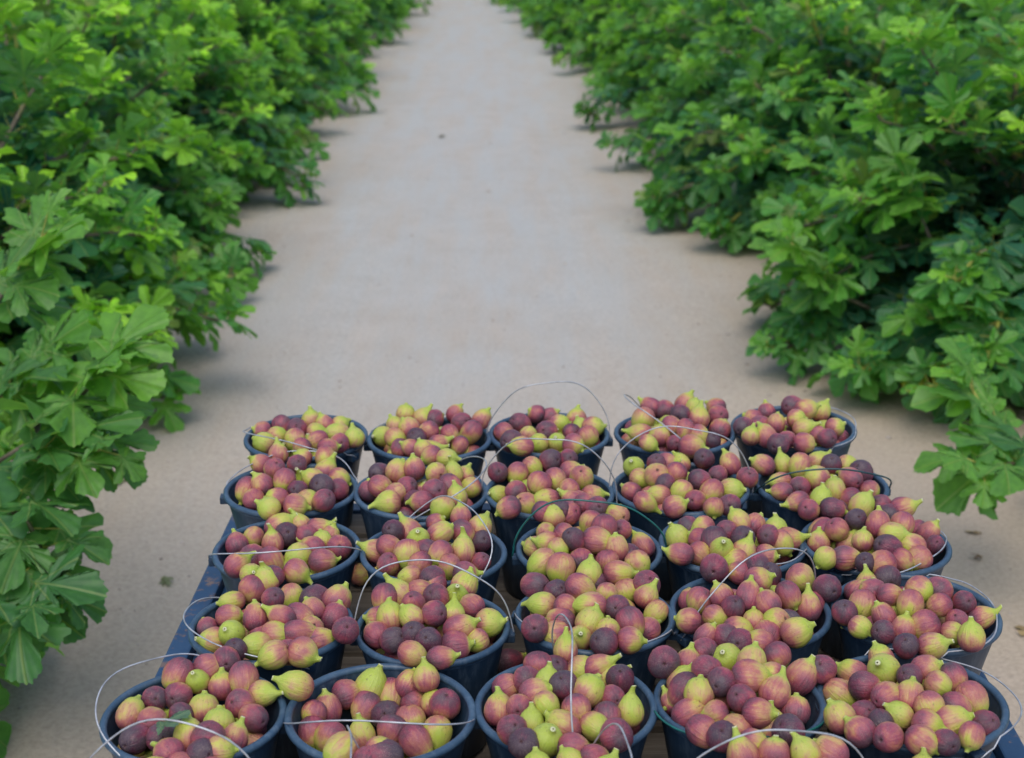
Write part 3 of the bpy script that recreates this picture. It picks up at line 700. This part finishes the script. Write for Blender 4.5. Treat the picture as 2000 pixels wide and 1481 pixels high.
# ------------------------------------------------------------------ fig leaves
HALF = [(0, 0), (.10, -.11), (.26, -.17), (.40, -.11), (.48, -.02), (.42, .05), (.19, .155), (.37, .20), (.56, .29), (.68, .44), (.66, .57), (.55, .625),
        (.38, .53), (.15, .39), (.19, .54), (.28, .71), (.31, .86), (.22, .95), (.11, 1.0), (0, 1.05)]
def leaf_template(seed, lod):
    r = random.Random(seed)
    half = HALF if lod != 1 else [HALF[i] for i in (0, 2, 4, 6, 8, 9, 11, 13, 15, 17, 19)]
    deep = r.uniform(.75, 1.15)
    right = [(x*r.uniform(.93, 1.07), y*r.uniform(.97, 1.03)) for x, y in half]
    if lod == 2:      # crinkled margin for the leaves seen one by one
        fine = []
        for i in range(len(right)-1):
            (x0, y0), (x1, y1) = right[i], right[i+1]
            nxn, nyn = (y1-y0), -(x1-x0); q0 = r.uniform(.05, .20)
            fine += [(x0, y0), (x0*.62+x1*.38+nxn*q0, y0*.62+y1*.38+nyn*q0), (x0*.3+x1*.7-nxn*q0*.3, y0*.3+y1*.7-nyn*q0*.3)]
        right = fine + [right[-1]]
        half = right
    left = [(-x*r.uniform(.93, 1.07), y*r.uniform(.97, 1.03)) for x, y in half[1:-1]][::-1]
    out = right + left; out[0] = (0, 0)
    c = (0, .2); n = len(out)
    V = [(c[0], c[1])]
    rings = {0: (.5, 1.0), 1: (1.0,), 2: (.3, .55, .8, 1.0)}[lod]
    for q_ in rings: V += [(c[0]+(x-c[0])*q_, c[1]+(y-c[1])*q_) for x, y in out]
    F = [(0, 1+i, 1+(i+1) % n) for i in range(n)]
    for k_ in range(len(rings)-1):
        for i in range(n):
            a, b = 1+k_*n+i, 1+k_*n+(i+1) % n
            F += [(a, a+n, b+n), (a, b+n, b)]
    V3 = []
    droop = r.uniform(.05, .28); cup = r.uniform(-.12, .2); tw = r.uniform(-.3, .3); ph = r.uniform(0, 6); tilt = r.uniform(-.1, .25)
    for x, y in V:
        rr_ = math.hypot(x, y-.2); an = math.atan2(x, y-.2)
        z = -droop*max(0, y)**2 + cup*abs(x) - (cup*.7+.2)*x*x + tw*x*y + .09*rr_*math.cos(3.5*an+ph) + .05*rr_*math.sin(9*an+ph) + (.03*rr_*rr_*math.sin(23*an+ph) if lod == 2 else 0)
        # lobes sag, folds between veins stand up
        z -= .05*rr_*math.cos(5*an)
        V3.append((x, y, z))
    return np.array(V3, float), np.array(F), np.array([(x, y, 0) for x, y in V])
NT = 9
TPL = {2: [leaf_template(i, 2) for i in range(NT)], 0: [leaf_template(i, 0) for i in range(NT)], 1: [leaf_template(i, 1) for i in range(NT)]}
LEAFME = []
for V3, F, uv in TPL[2]:
    me = mesh_np('leaf', V3, F, M['leaf']); attr(me, 'luv', 'FLOAT_VECTOR', uv); LEAFME.append(me)

def plan_bush(seed, a, h, nshoot, lo=-.14, young=1.0):
    """shoots and leaves in bush space; returns shoots [(pts, radii)], leaves (M 3x3, pos, size, tint, template)"""
    r = random.Random(seed); shoots, leaves = [], []
    for s in range(nshoot):
        az = 2*PI*(s*.618034 % 1) + r.uniform(-.25, .25)
        u = ((s+.5)/nshoot)
        el = math.asin(min(1, max(-1, lo + (1-lo)*u**1.05)))
        nz = noise.noise(Vector((math.cos(az)*1.3+seed*3.1, math.sin(az)*1.3, el*1.6)))
        nz2 = noise.noise(Vector((math.cos(az)*3.3+seed*1.1, math.sin(az)*3.3, el*3.6)))
        rad = 1 + .26*nz + .2*nz2 + r.uniform(-.12, .09)
        inner = r.random() < .22
        if inner: rad *= r.uniform(.6, .85)
        tip = Vector((math.cos(az)*math.cos(el)*a, math.sin(az)*math.cos(el)*a, math.sin(el)*h))*rad
        tip.z = max(tip.z, .07+r.random()*.12)
        b0 = Vector((math.cos(az)*.12, math.sin(az)*.12, .12+.2*max(0, math.sin(el))))
        mid = b0.lerp(tip, .5) + Vector((0, 0, (.10+.22*math.cos(el))*min(a, h))) + Vector((r.uniform(-.1, .1), r.uniform(-.1, .1), 0))
        pts = []
        for i in range(9):
            t = i/8; pts.append(b0*(1-t)**2 + mid*2*t*(1-t) + tip*t*t)
        # tips curl up
        end = (pts[-1]-pts[-2]).normalized(); pts.append(pts[-1] + (end + Vector((0, 0, .9))).normalized()*.07)
        L = sum((pts[i+1]-pts[i]).length for i in range(9))
        shoots.append((pts, [.012*(1-t/10)+.0055 for t in range(10)]))
        nl = int(max(13, L*.76/.036)); g = r.uniform(0, 6)
        for j in range(nl):
            t = 1 - (j/nl)*.78
            f = t*9; i = min(8, int(f)); p = pts[i].lerp(pts[i+1], f-i); tg = (pts[i+1]-pts[i]).normalized()
            g += 2.4
            s1 = tg.orthogonal().normalized(); s2 = tg.cross(s1)
            side = s1*math.cos(g) + s2*math.sin(g)
            age = j/nl
            if side.z < -.35: side.z *= .3
            outw = Vector((p.x/a, p.y/a, p.z/h*.8)); outw = outw.normalized() if outw.length > .01 else Vector((0, 0, 1))
            pet = r.uniform(.05, .11)*(1 if age > .12 else .6)
            pd = (side*1.0 + tg*.6 + Vector((0, 0, .25))).normalized()
            base = p + pd*pet
            if age < .12: size = r.uniform(.06, .12)
            else: size = r.uniform(.105, .185)
            nrm = (Vector((0, 0, 1))*(1.0 if el > .5 else .85) + outw*.6 + Vector((r.gauss(0, .33), r.gauss(0, .33), r.gauss(0, .25)))).normalized()
            dr = (side*.9 + outw*.7 + tg*.3 + Vector((0, 0, -.25-.55*(1-u)))).normalized()
            if age < .10: nrm = (side*-.55 + tg + Vector((0, 0, .5))).normalized(); dr = (side + tg*.4 + Vector((0, 0, .3))).normalized()
            xax = dr.cross(nrm)
            if xax.length < .05: xax = dr.orthogonal()
            xax.normalize(); nrm = xax.cross(dr).normalized()
            # real leaf colours: young light green at shoot ends, old dark blue-green
            yv = max(0, 1-age*1.7)*young*(1.0 if not inner else .3) * r.uniform(.45, 1.25)*(.55+.75*u)
            q_ = r.uniform(-1, 1)
            dk = np.array([.030+.010*q_, .150+.045*q_, .085+.025*r.uniform(-1, 1)])
            md = np.array([.09, .30, .045])
            lt = np.array([.25, .54, .035])
            col = dk*(1-min(1, yv*2)) + md*min(1, yv*2) if yv < .5 else md*(1-(yv-.5)*2*.9)+lt*(yv-.5)*2*.9
            rv = r.random()
            if rv < .04: col = np.array([.17, .28, .05])*r.uniform(.6, 1.2)
            elif rv < .0405: col = np.array([.30, .30, .04])
            leaves.append((np.array([xax, dr, nrm]).T, np.array(base), size, col, r.randrange(NT), np.array(p)))
    return shoots, leaves

def foliage_mesh(name, leaves, lod, petioles=True):
    VV, FF, TT, UU, cnt = [], [], [], [], 0
    for ti in range(NT):
        ls = [l for l in leaves if l[4] == ti]
        if not ls: continue
        V3, F, uv = TPL[lod][ti]
        Mx = np.array([l[0]*l[2] for l in ls]); B = np.array([l[1] for l in ls])
        W = np.einsum('nij,vj->nvi', Mx, V3) + B[:, None]
        nv = len(V3); n_ = len(ls)
        FF.append((F[None] + (np.arange(n_)*nv)[:, None, None]).reshape(-1, 3) + cnt); cnt += n_*nv
        VV.append(W.reshape(-1, 3)); UU.append(np.tile(uv, (n_, 1)))
        C_ = np.array([l[3] for l in ls]); C_ = np.concatenate([C_, np.ones((n_, 1))], 1); TT.append(np.repeat(C_, nv, 0))
    me = mesh_np(name, np.concatenate(VV), np.concatenate(FF), M['foliage'])
    attr(me, 'tint', 'FLOAT_COLOR', np.concatenate(TT)); attr(me, 'luv', 'FLOAT_VECTOR', np.concatenate(UU))
    return me
def petiole_mesh(leaves):
    VV, FF = [], []; k = 0
    for l in leaves:
        a = Vector(l[5]); b = Vector(l[1]); d = (b-a)
        if d.length < 1e-4: continue
        s1 = d.orthogonal().normalized()*.0026; s2 = d.normalized().cross(s1)
        for p in (a, b):
            for q_ in (s1, -s1*.5+s2*.87, -s1*.5-s2*.87): VV.append(tuple(p+q_))
        for i in range(3): FF.append((k+i, k+(i+1) % 3, k+3+(i+1) % 3, k+3+i))
        k += 6
    return mesh_np('leaf_stalks', VV, FF, M['shoot'])
def shoots_mesh(shoots, name='branch', seg=5):
    mb = MB()
    for pts, rad in shoots: mb.tube(pts, rad, seg)
    me = mb.mesh(name, M['bark'], True); me.materials.append(M['shoot'])
    return me
def trunk_mesh(seed):
    r = random.Random(seed); mb = MB()
    for i in range(5):
        a = i*1.256+r.uniform(-.3, .3)
        mb.tube([(0, 0, -.05), (math.cos(a)*.04, math.sin(a)*.04, .08), (math.cos(a)*.12, math.sin(a)*.12, .16), (math.cos(a)*.22, math.sin(a)*.22, .34)],
                [.06, .05, .036, .02], 8)
    return mb.mesh('trunk', M['bark'], True)

# unique near bushes: x, y, radius, height, shoots, level of detail, max separate leaves, label
NEAR = [
 (-2.66, 4.0, 1.15, 1.25, 100, 0, 290, 'nearest fig bush on the left, its leafy branch reaching over the path'),
 (-2.78, 6.45, 1.34, 1.50, 110, 0, 260, 'second fig bush on the left of the path, bright shoots on top'),
 (-2.9, 8.95, 1.34, 1.48, 105, 0, 220, 'third fig bush on the left of the path'),
 (-2.9, 11.2, 1.32, 1.5, 100, 1, 120, 'fourth fig bush on the left of the path'),
 (-2.95, 13.5, 1.30, 1.5, 96, 1, 70, 'fifth fig bush on the left of the path'),
 (3.12, 4.75, .95, .85, 62, 0, 200, 'nearest fig bush on the right, low light green shoots beside the buckets'),
 (2.84, 7.5, 1.50, 1.45, 150, 0, 290, 'large dark fig bush on the right behind the rear buckets'),
 (2.46, 10.2, 1.36, 1.48, 105, 0, 220, 'third fig bush on the right of the path'),
 (2.42, 12.5, 1.34, 1.5, 100, 1, 120, 'fourth fig bush on the right of the path'),
 (2.38, 14.8, 1.32, 1.5, 96, 1, 70, 'fifth fig bush on the right of the path'),
]
plans = []
for i, (x, y, a, h, ns, lod, mx, lab) in enumerate(NEAR):
    sh, lv = plan_bush(11+i*7, a, h, ns, young=1.35 if x < 0 else .95)
    plans.append([x, y, sh, lv, lod, mx, lab])
def extra_shoot(plan, pts_w, size=(.13, .21), n=12, seed=0, bright=.5):
    """a long leafy shoot placed in world space on a bush"""
    r = random.Random(seed); o = Vector((plan[0], plan[1], 0)); P = [Vector(p)-o for p in pts_w]
    pts = []
    for i in range(10):
        t = i/9*(len(P)-1); j = min(len(P)-2, int(t)); pts.append(P[j].lerp(P[j+1], t-j))
    plan[2].append((pts, [.011-.0007*i for i in range(10)])); g = r.uniform(0, 6)
    for j in range(n):
        t = 1-(j/n)*.8; f = t*9; i = min(8, int(f)); p = pts[i].lerp(pts[i+1], f-i); tg = (pts[i+1]-pts[i]).normalized(); g += 2.4
        sidev = tg.cross(Vector((0, 0, 1))).normalized(); side = sidev*math.cos(g) + Vector((0, 0, 1))*math.sin(g)*.5 + tg*.2
        age = j/n; s_ = r.uniform(*size)*(.6 if age < .12 else 1)
        base = p + (side + tg*.5 + Vector((0, 0, .3))).normalized()*r.uniform(.05, .09)
        dr = (side*1.0 + tg*.7 + Vector((0, 0, -.25))).normalized()
        nrm = (Vector((0, 0, 1)) + Vector((0, -.45, 0)) + Vector((r.gauss(0, .25), r.gauss(0, .25), 0))).normalized()
        xa = dr.cross(nrm).normalized(); nrm = xa.cross(dr)
        y_ = bright*r.uniform(.5, 1.2)*(1.2-age)
        col = np.array([.045, .165, .05])*(1-min(1, y_)) + np.array([.18, .42, .05])*min(1, y_)
        plan[3].append((np.array([xa, dr, nrm]).T, np.array(base), s_, col, r.randrange(NT), np.array(p)))
def wp(px, py, depth):
    return CAM + ray(px, py)*depth
A, R1_, R2_ = plans[0], plans[5], plans[6]
extra_shoot(A, [wp(-60, 960, 4.6), wp(90, 870, 4.35), wp(160, 800, 4.25), wp(215, 735, 4.2)], (.15, .21), 13, 3, .75)
extra_shoot(A, [wp(-80, 1000, 4.3), wp(0, 1000, 4.1), wp(60, 1050, 4.0), wp(90, 1110, 3.95)], (.14, .2), 11, 5, .3)
extra_shoot(A, [wp(-90, 1020, 4.2), wp(-30, 1130, 4.0), wp(30, 1190, 3.9), wp(75, 1215, 3.85)], (.13, .19), 10, 6, .1)
extra_shoot(A, [wp(-120, 700, 4.7), wp(-10, 620, 4.6), wp(50, 540, 4.6), wp(90, 480, 4.6)], (.14, .2), 11, 9, 1.0)
extra_shoot(A, [wp(-80, 980, 4.3), wp(20, 930, 4.2), wp(110, 905, 4.15), wp(200, 905, 4.1)], (.13, .2), 12, 41, .5)
extra_shoot(A, [wp(-90, 860, 4.5), wp(0, 800, 4.5), wp(60, 750, 4.5), wp(110, 700, 4.5)], (.13, .2), 12, 42, .7)
extra_shoot(R1_, [wp(2080, 960, 5.0), wp(1990, 900, 5.0), wp(1920, 830, 5.0), wp(1890, 770, 5.0)], (.14, .2), 12, 21, 1.0)
extra_shoot(R1_, [wp(2100, 960, 4.9), wp(2020, 930, 4.9), wp(1960, 930, 4.8), wp(1900, 950, 4.7)], (.14, .2), 9, 23, .6)
extra_shoot(R2_, [wp(1850, 560, 7.2), wp(1810, 470, 7.0), wp(1780, 400, 6.9), wp(1760, 350, 6.85)], (.15, .22), 12, 31, .95)
extra_shoot(R2_, [wp(1700, 620, 7.2), wp(1620, 580, 7.0), wp(1570, 530, 6.9), wp(1545, 490, 6.85)], (.14, .2), 12, 33, .9)

# which leaves show from the path: rays against all near foliage
vs, fs, cnt, owner = [], [], 0, []
for bi, pl in enumerate(plans):
    o = np.array([pl[0], pl[1], 0.0])
    for li, l in enumerate(pl[3]):
        V3, F, uv = TPL[1][l[4]]
        W = (V3@(l[0]*l[2]).T) + l[1] + o
        vs.append(W); fs.append(F+cnt); cnt += len(W); owner += [(bi, li)]*len(F)
bvh = BVHTree.FromPolygons(np.concatenate(vs).tolist(), np.concatenate(fs).tolist())
showing = {i: [] for i in range(len(plans))}
for bi, pl in enumerate(plans):
    o = Vector((pl[0], pl[1], 0))
    for li, l in enumerate(pl[3]):
        hits = 0
        for ly in (.3, .6):
            c = Vector(l[0]@(np.array([0.04, ly, -.02])*l[2]) + l[1]) + o
            px, py, dd = project(c)
            if not (4 < px < IMW-4 and 4 < py < IMH-4): continue
            res = bvh.ray_cast(CAM, (c-CAM).normalized(), 60)
            if res[2] is not None and owner[res[2]] == (bi, li): hits += 1
        if hits: showing[bi].append((-(l[2]*F_PX/dd)**2*hits, li))
fb = 'fig bushes lining both sides of the sandy path'
for bi, pl in enumerate(plans):
    x, y, sh, lv, lod, mx, lab = pl
    e = empty('fig_bush', (x, y, ground_z(x, y))); tag(e, lab, 'bush', fb)
    pick = set(li for _, li in sorted(showing[bi])[:mx])
    link('trunk', trunk_mesh(bi), e)
    rest = [l for i, l in enumerate(lv) if i not in pick]
    f = link('foliage', foliage_mesh('foliage', rest, lod), e); f['kind'] = 'stuff'
    p_ = link('leaf_stalks', petiole_mesh(lv), e); p_['kind'] = 'stuff'
    if lod == 0:
        # long shoots each their own; green toward the growing end
        far = sorted(range(len(sh)), key=lambda i: sh[i][0][-1].y)[:26] + list(range(len(sh)-4, len(sh)))
        far = set(far)
        for i in far:
            me = shoots_mesh([sh[i]]); 
            npoly = len(me.polygons); me.polygons.foreach_set('material_index', [1 if q_ > 5*6 else 0 for q_ in range(npoly)])
            link('branch', me, e)
        o = link('branches', shoots_mesh([s for i, s in enumerate(sh) if i not in far], 'branches', 4), e); o['kind'] = 'stuff'
    else:
        o = link('branches', shoots_mesh(sh, 'branches', 4), e); o['kind'] = 'stuff'
    for i in pick:
        Mx, B, size, col, ti, _p = lv[i]
        o = link('leaf', LEAFME[ti], e)
        m4 = Matrix(Mx.tolist()).to_4x4(); m4 = Matrix.Translation(Vector(B)) @ m4 @ Matrix.Scale(size, 4)
        o.matrix_local = m4; o.color = (*col, 1)

# farther and outer bushes: copies of four kinds
protos = []
for i in range(4):
    sh, lv = plan_bush(200+i*13, 1.34, 1.52, 96, young=1.35)
    protos.append((trunk_mesh(50+i), foliage_mesh('foliage', lv, 1), shoots_mesh(sh, 'branches', 4)))
def far_bush(x, y, k, label, group, s=1):
    e = empty('fig_bush', (x, y, .02), random.uniform(0, 6)); e.scale = (s, s, s*random.uniform(.95, 1.06))
    tag(e, label, 'bush', group)
    t, f, b_ = protos[k % 4]
    link('trunk', t, e); o = link('foliage', f, e); o['kind'] = 'stuff'; o = link('branches', b_, e); o['kind'] = 'stuff'
NUMS = ['sixth', 'seventh', 'eighth', 'ninth', 'tenth', 'eleventh', 'twelfth', 'thirteenth', 'fourteenth', 'fifteenth', 'sixteenth']
for n_ in range(11):
    far_bush(-2.98+random.uniform(-.1, .1), 15.8+n_*2.25, n_, '%s fig bush along the left of the path, counting away' % NUMS[n_], fb)
    far_bush(2.38-.07*n_*2.25+random.uniform(-.1, .1), 17.0+n_*2.25, n_+2, '%s fig bush along the right of the path, counting away' % NUMS[n_], fb)
ob = 'fig bushes of the outer rows'
for n_ in range(8):
    yb = 5.2+n_*2.5
    far_bush(-5.5+random.uniform(-.15, .15), yb, n_+1, 'fig bush in the outer left row, %s counting away' % (['first', 'second', 'third', 'fourth', 'fifth'] + NUMS)[n_], ob, 1.03)
    far_bush(5.4+random.uniform(-.15, .15), yb+.6, n_+3, 'fig bush in the outer right row, %s counting away' % (['first', 'second', 'third', 'fourth', 'fifth'] + NUMS)[n_], ob, 1.03)
for n_ in range(4):
    far_bush(-8.1, 13+n_*2.7, n_, 'fig bush in the farthest left row, %s counting away' % ['first', 'second', 'third', 'fourth'][n_], ob, 1.05)
    far_bush(8.0, 13+n_*2.7, n_+1, 'fig bush in the farthest right row, %s counting away' % ['first', 'second', 'third', 'fourth'][n_], ob, 1.05)

# ------------------------------------------------------------------ fallen leaves, leaf on the figs
def litter_leaf(px, py, size, label, rz, colour, mat_=None):
    p = at_z(px, py, .02); p.z = ground_z(p.x, p.y)+.012
    o = link('fallen_leaf', LEAFME[random.randrange(NT)], None, p); o.scale = (size,)*3; o.rotation_euler = (random.uniform(-.3, .3), random.uniform(-.3, .3), rz)
    o.color = (*colour, 1); tag(o, label, 'leaf', 'fallen leaves on the path')
litter_leaf(238, 935, .085, 'pale green fallen leaf on the sand under the left bush', 1.0, (.2, .26, .13))
litter_leaf(865, 262, .10, 'small brown fallen leaf in the middle of the path far ahead', 2.0, (.10, .07, .05))
litter_leaf(325, 1120, .06, 'faded grey-green leaf on the sand left of the trailer', 2.6, (.22, .24, .17))
litter_leaf(1700, 1010, .07, 'dark fallen leaf on the sand right of the trailer', .6, (.09, .08, .05))
c = pos[(5, 1)]; p = at_z(312, 1418, RIMZ+.045)
o = link('picked_leaf', LEAFME[2], None, p); o.scale = (.045,)*3; o.rotation_euler = (.5, -.2, -1.3); o.color = (.12, .22, .15, 1)
tag(o, 'small blue-green leaf lying among the figs of the leftmost bucket, second row', 'leaf')
# dry litter under the bushes
VV, FF, cnt = [], [], 0
for i in range(260):
    sgn = random.choice((-1, 1)); x = LANE + sgn*random.uniform(1.9, 3.4); yy = random.uniform(3, 18)
    V3, F, uv = TPL[1][i % NT]; s_ = random.uniform(.03, .09); a = random.uniform(0, 6)
    Rm = np.array(Matrix.Rotation(a, 3, 'Z') @ Matrix.Rotation(random.uniform(-.4, .4), 3, 'X'))
    VV.append((V3*s_)@Rm.T + np.array([x, yy, ground_z(x, yy)+.012])); FF.append(F+cnt); cnt += len(V3)
tag(link('leaf_litter', mesh_np('leaf_litter', np.concatenate(VV), np.concatenate(FF), M['litter'])), 'dry brown leaf litter on the soil under the bushes', kind='stuff')
print('drift', np.round(DR, 1), 'figs', len(items), 'chosen', len(chosen), 'leaves', sum(len(v) for v in showing.values()), {k: len(v) for k, v in showing.items()}, 'objs', len(bpy.data.objects))
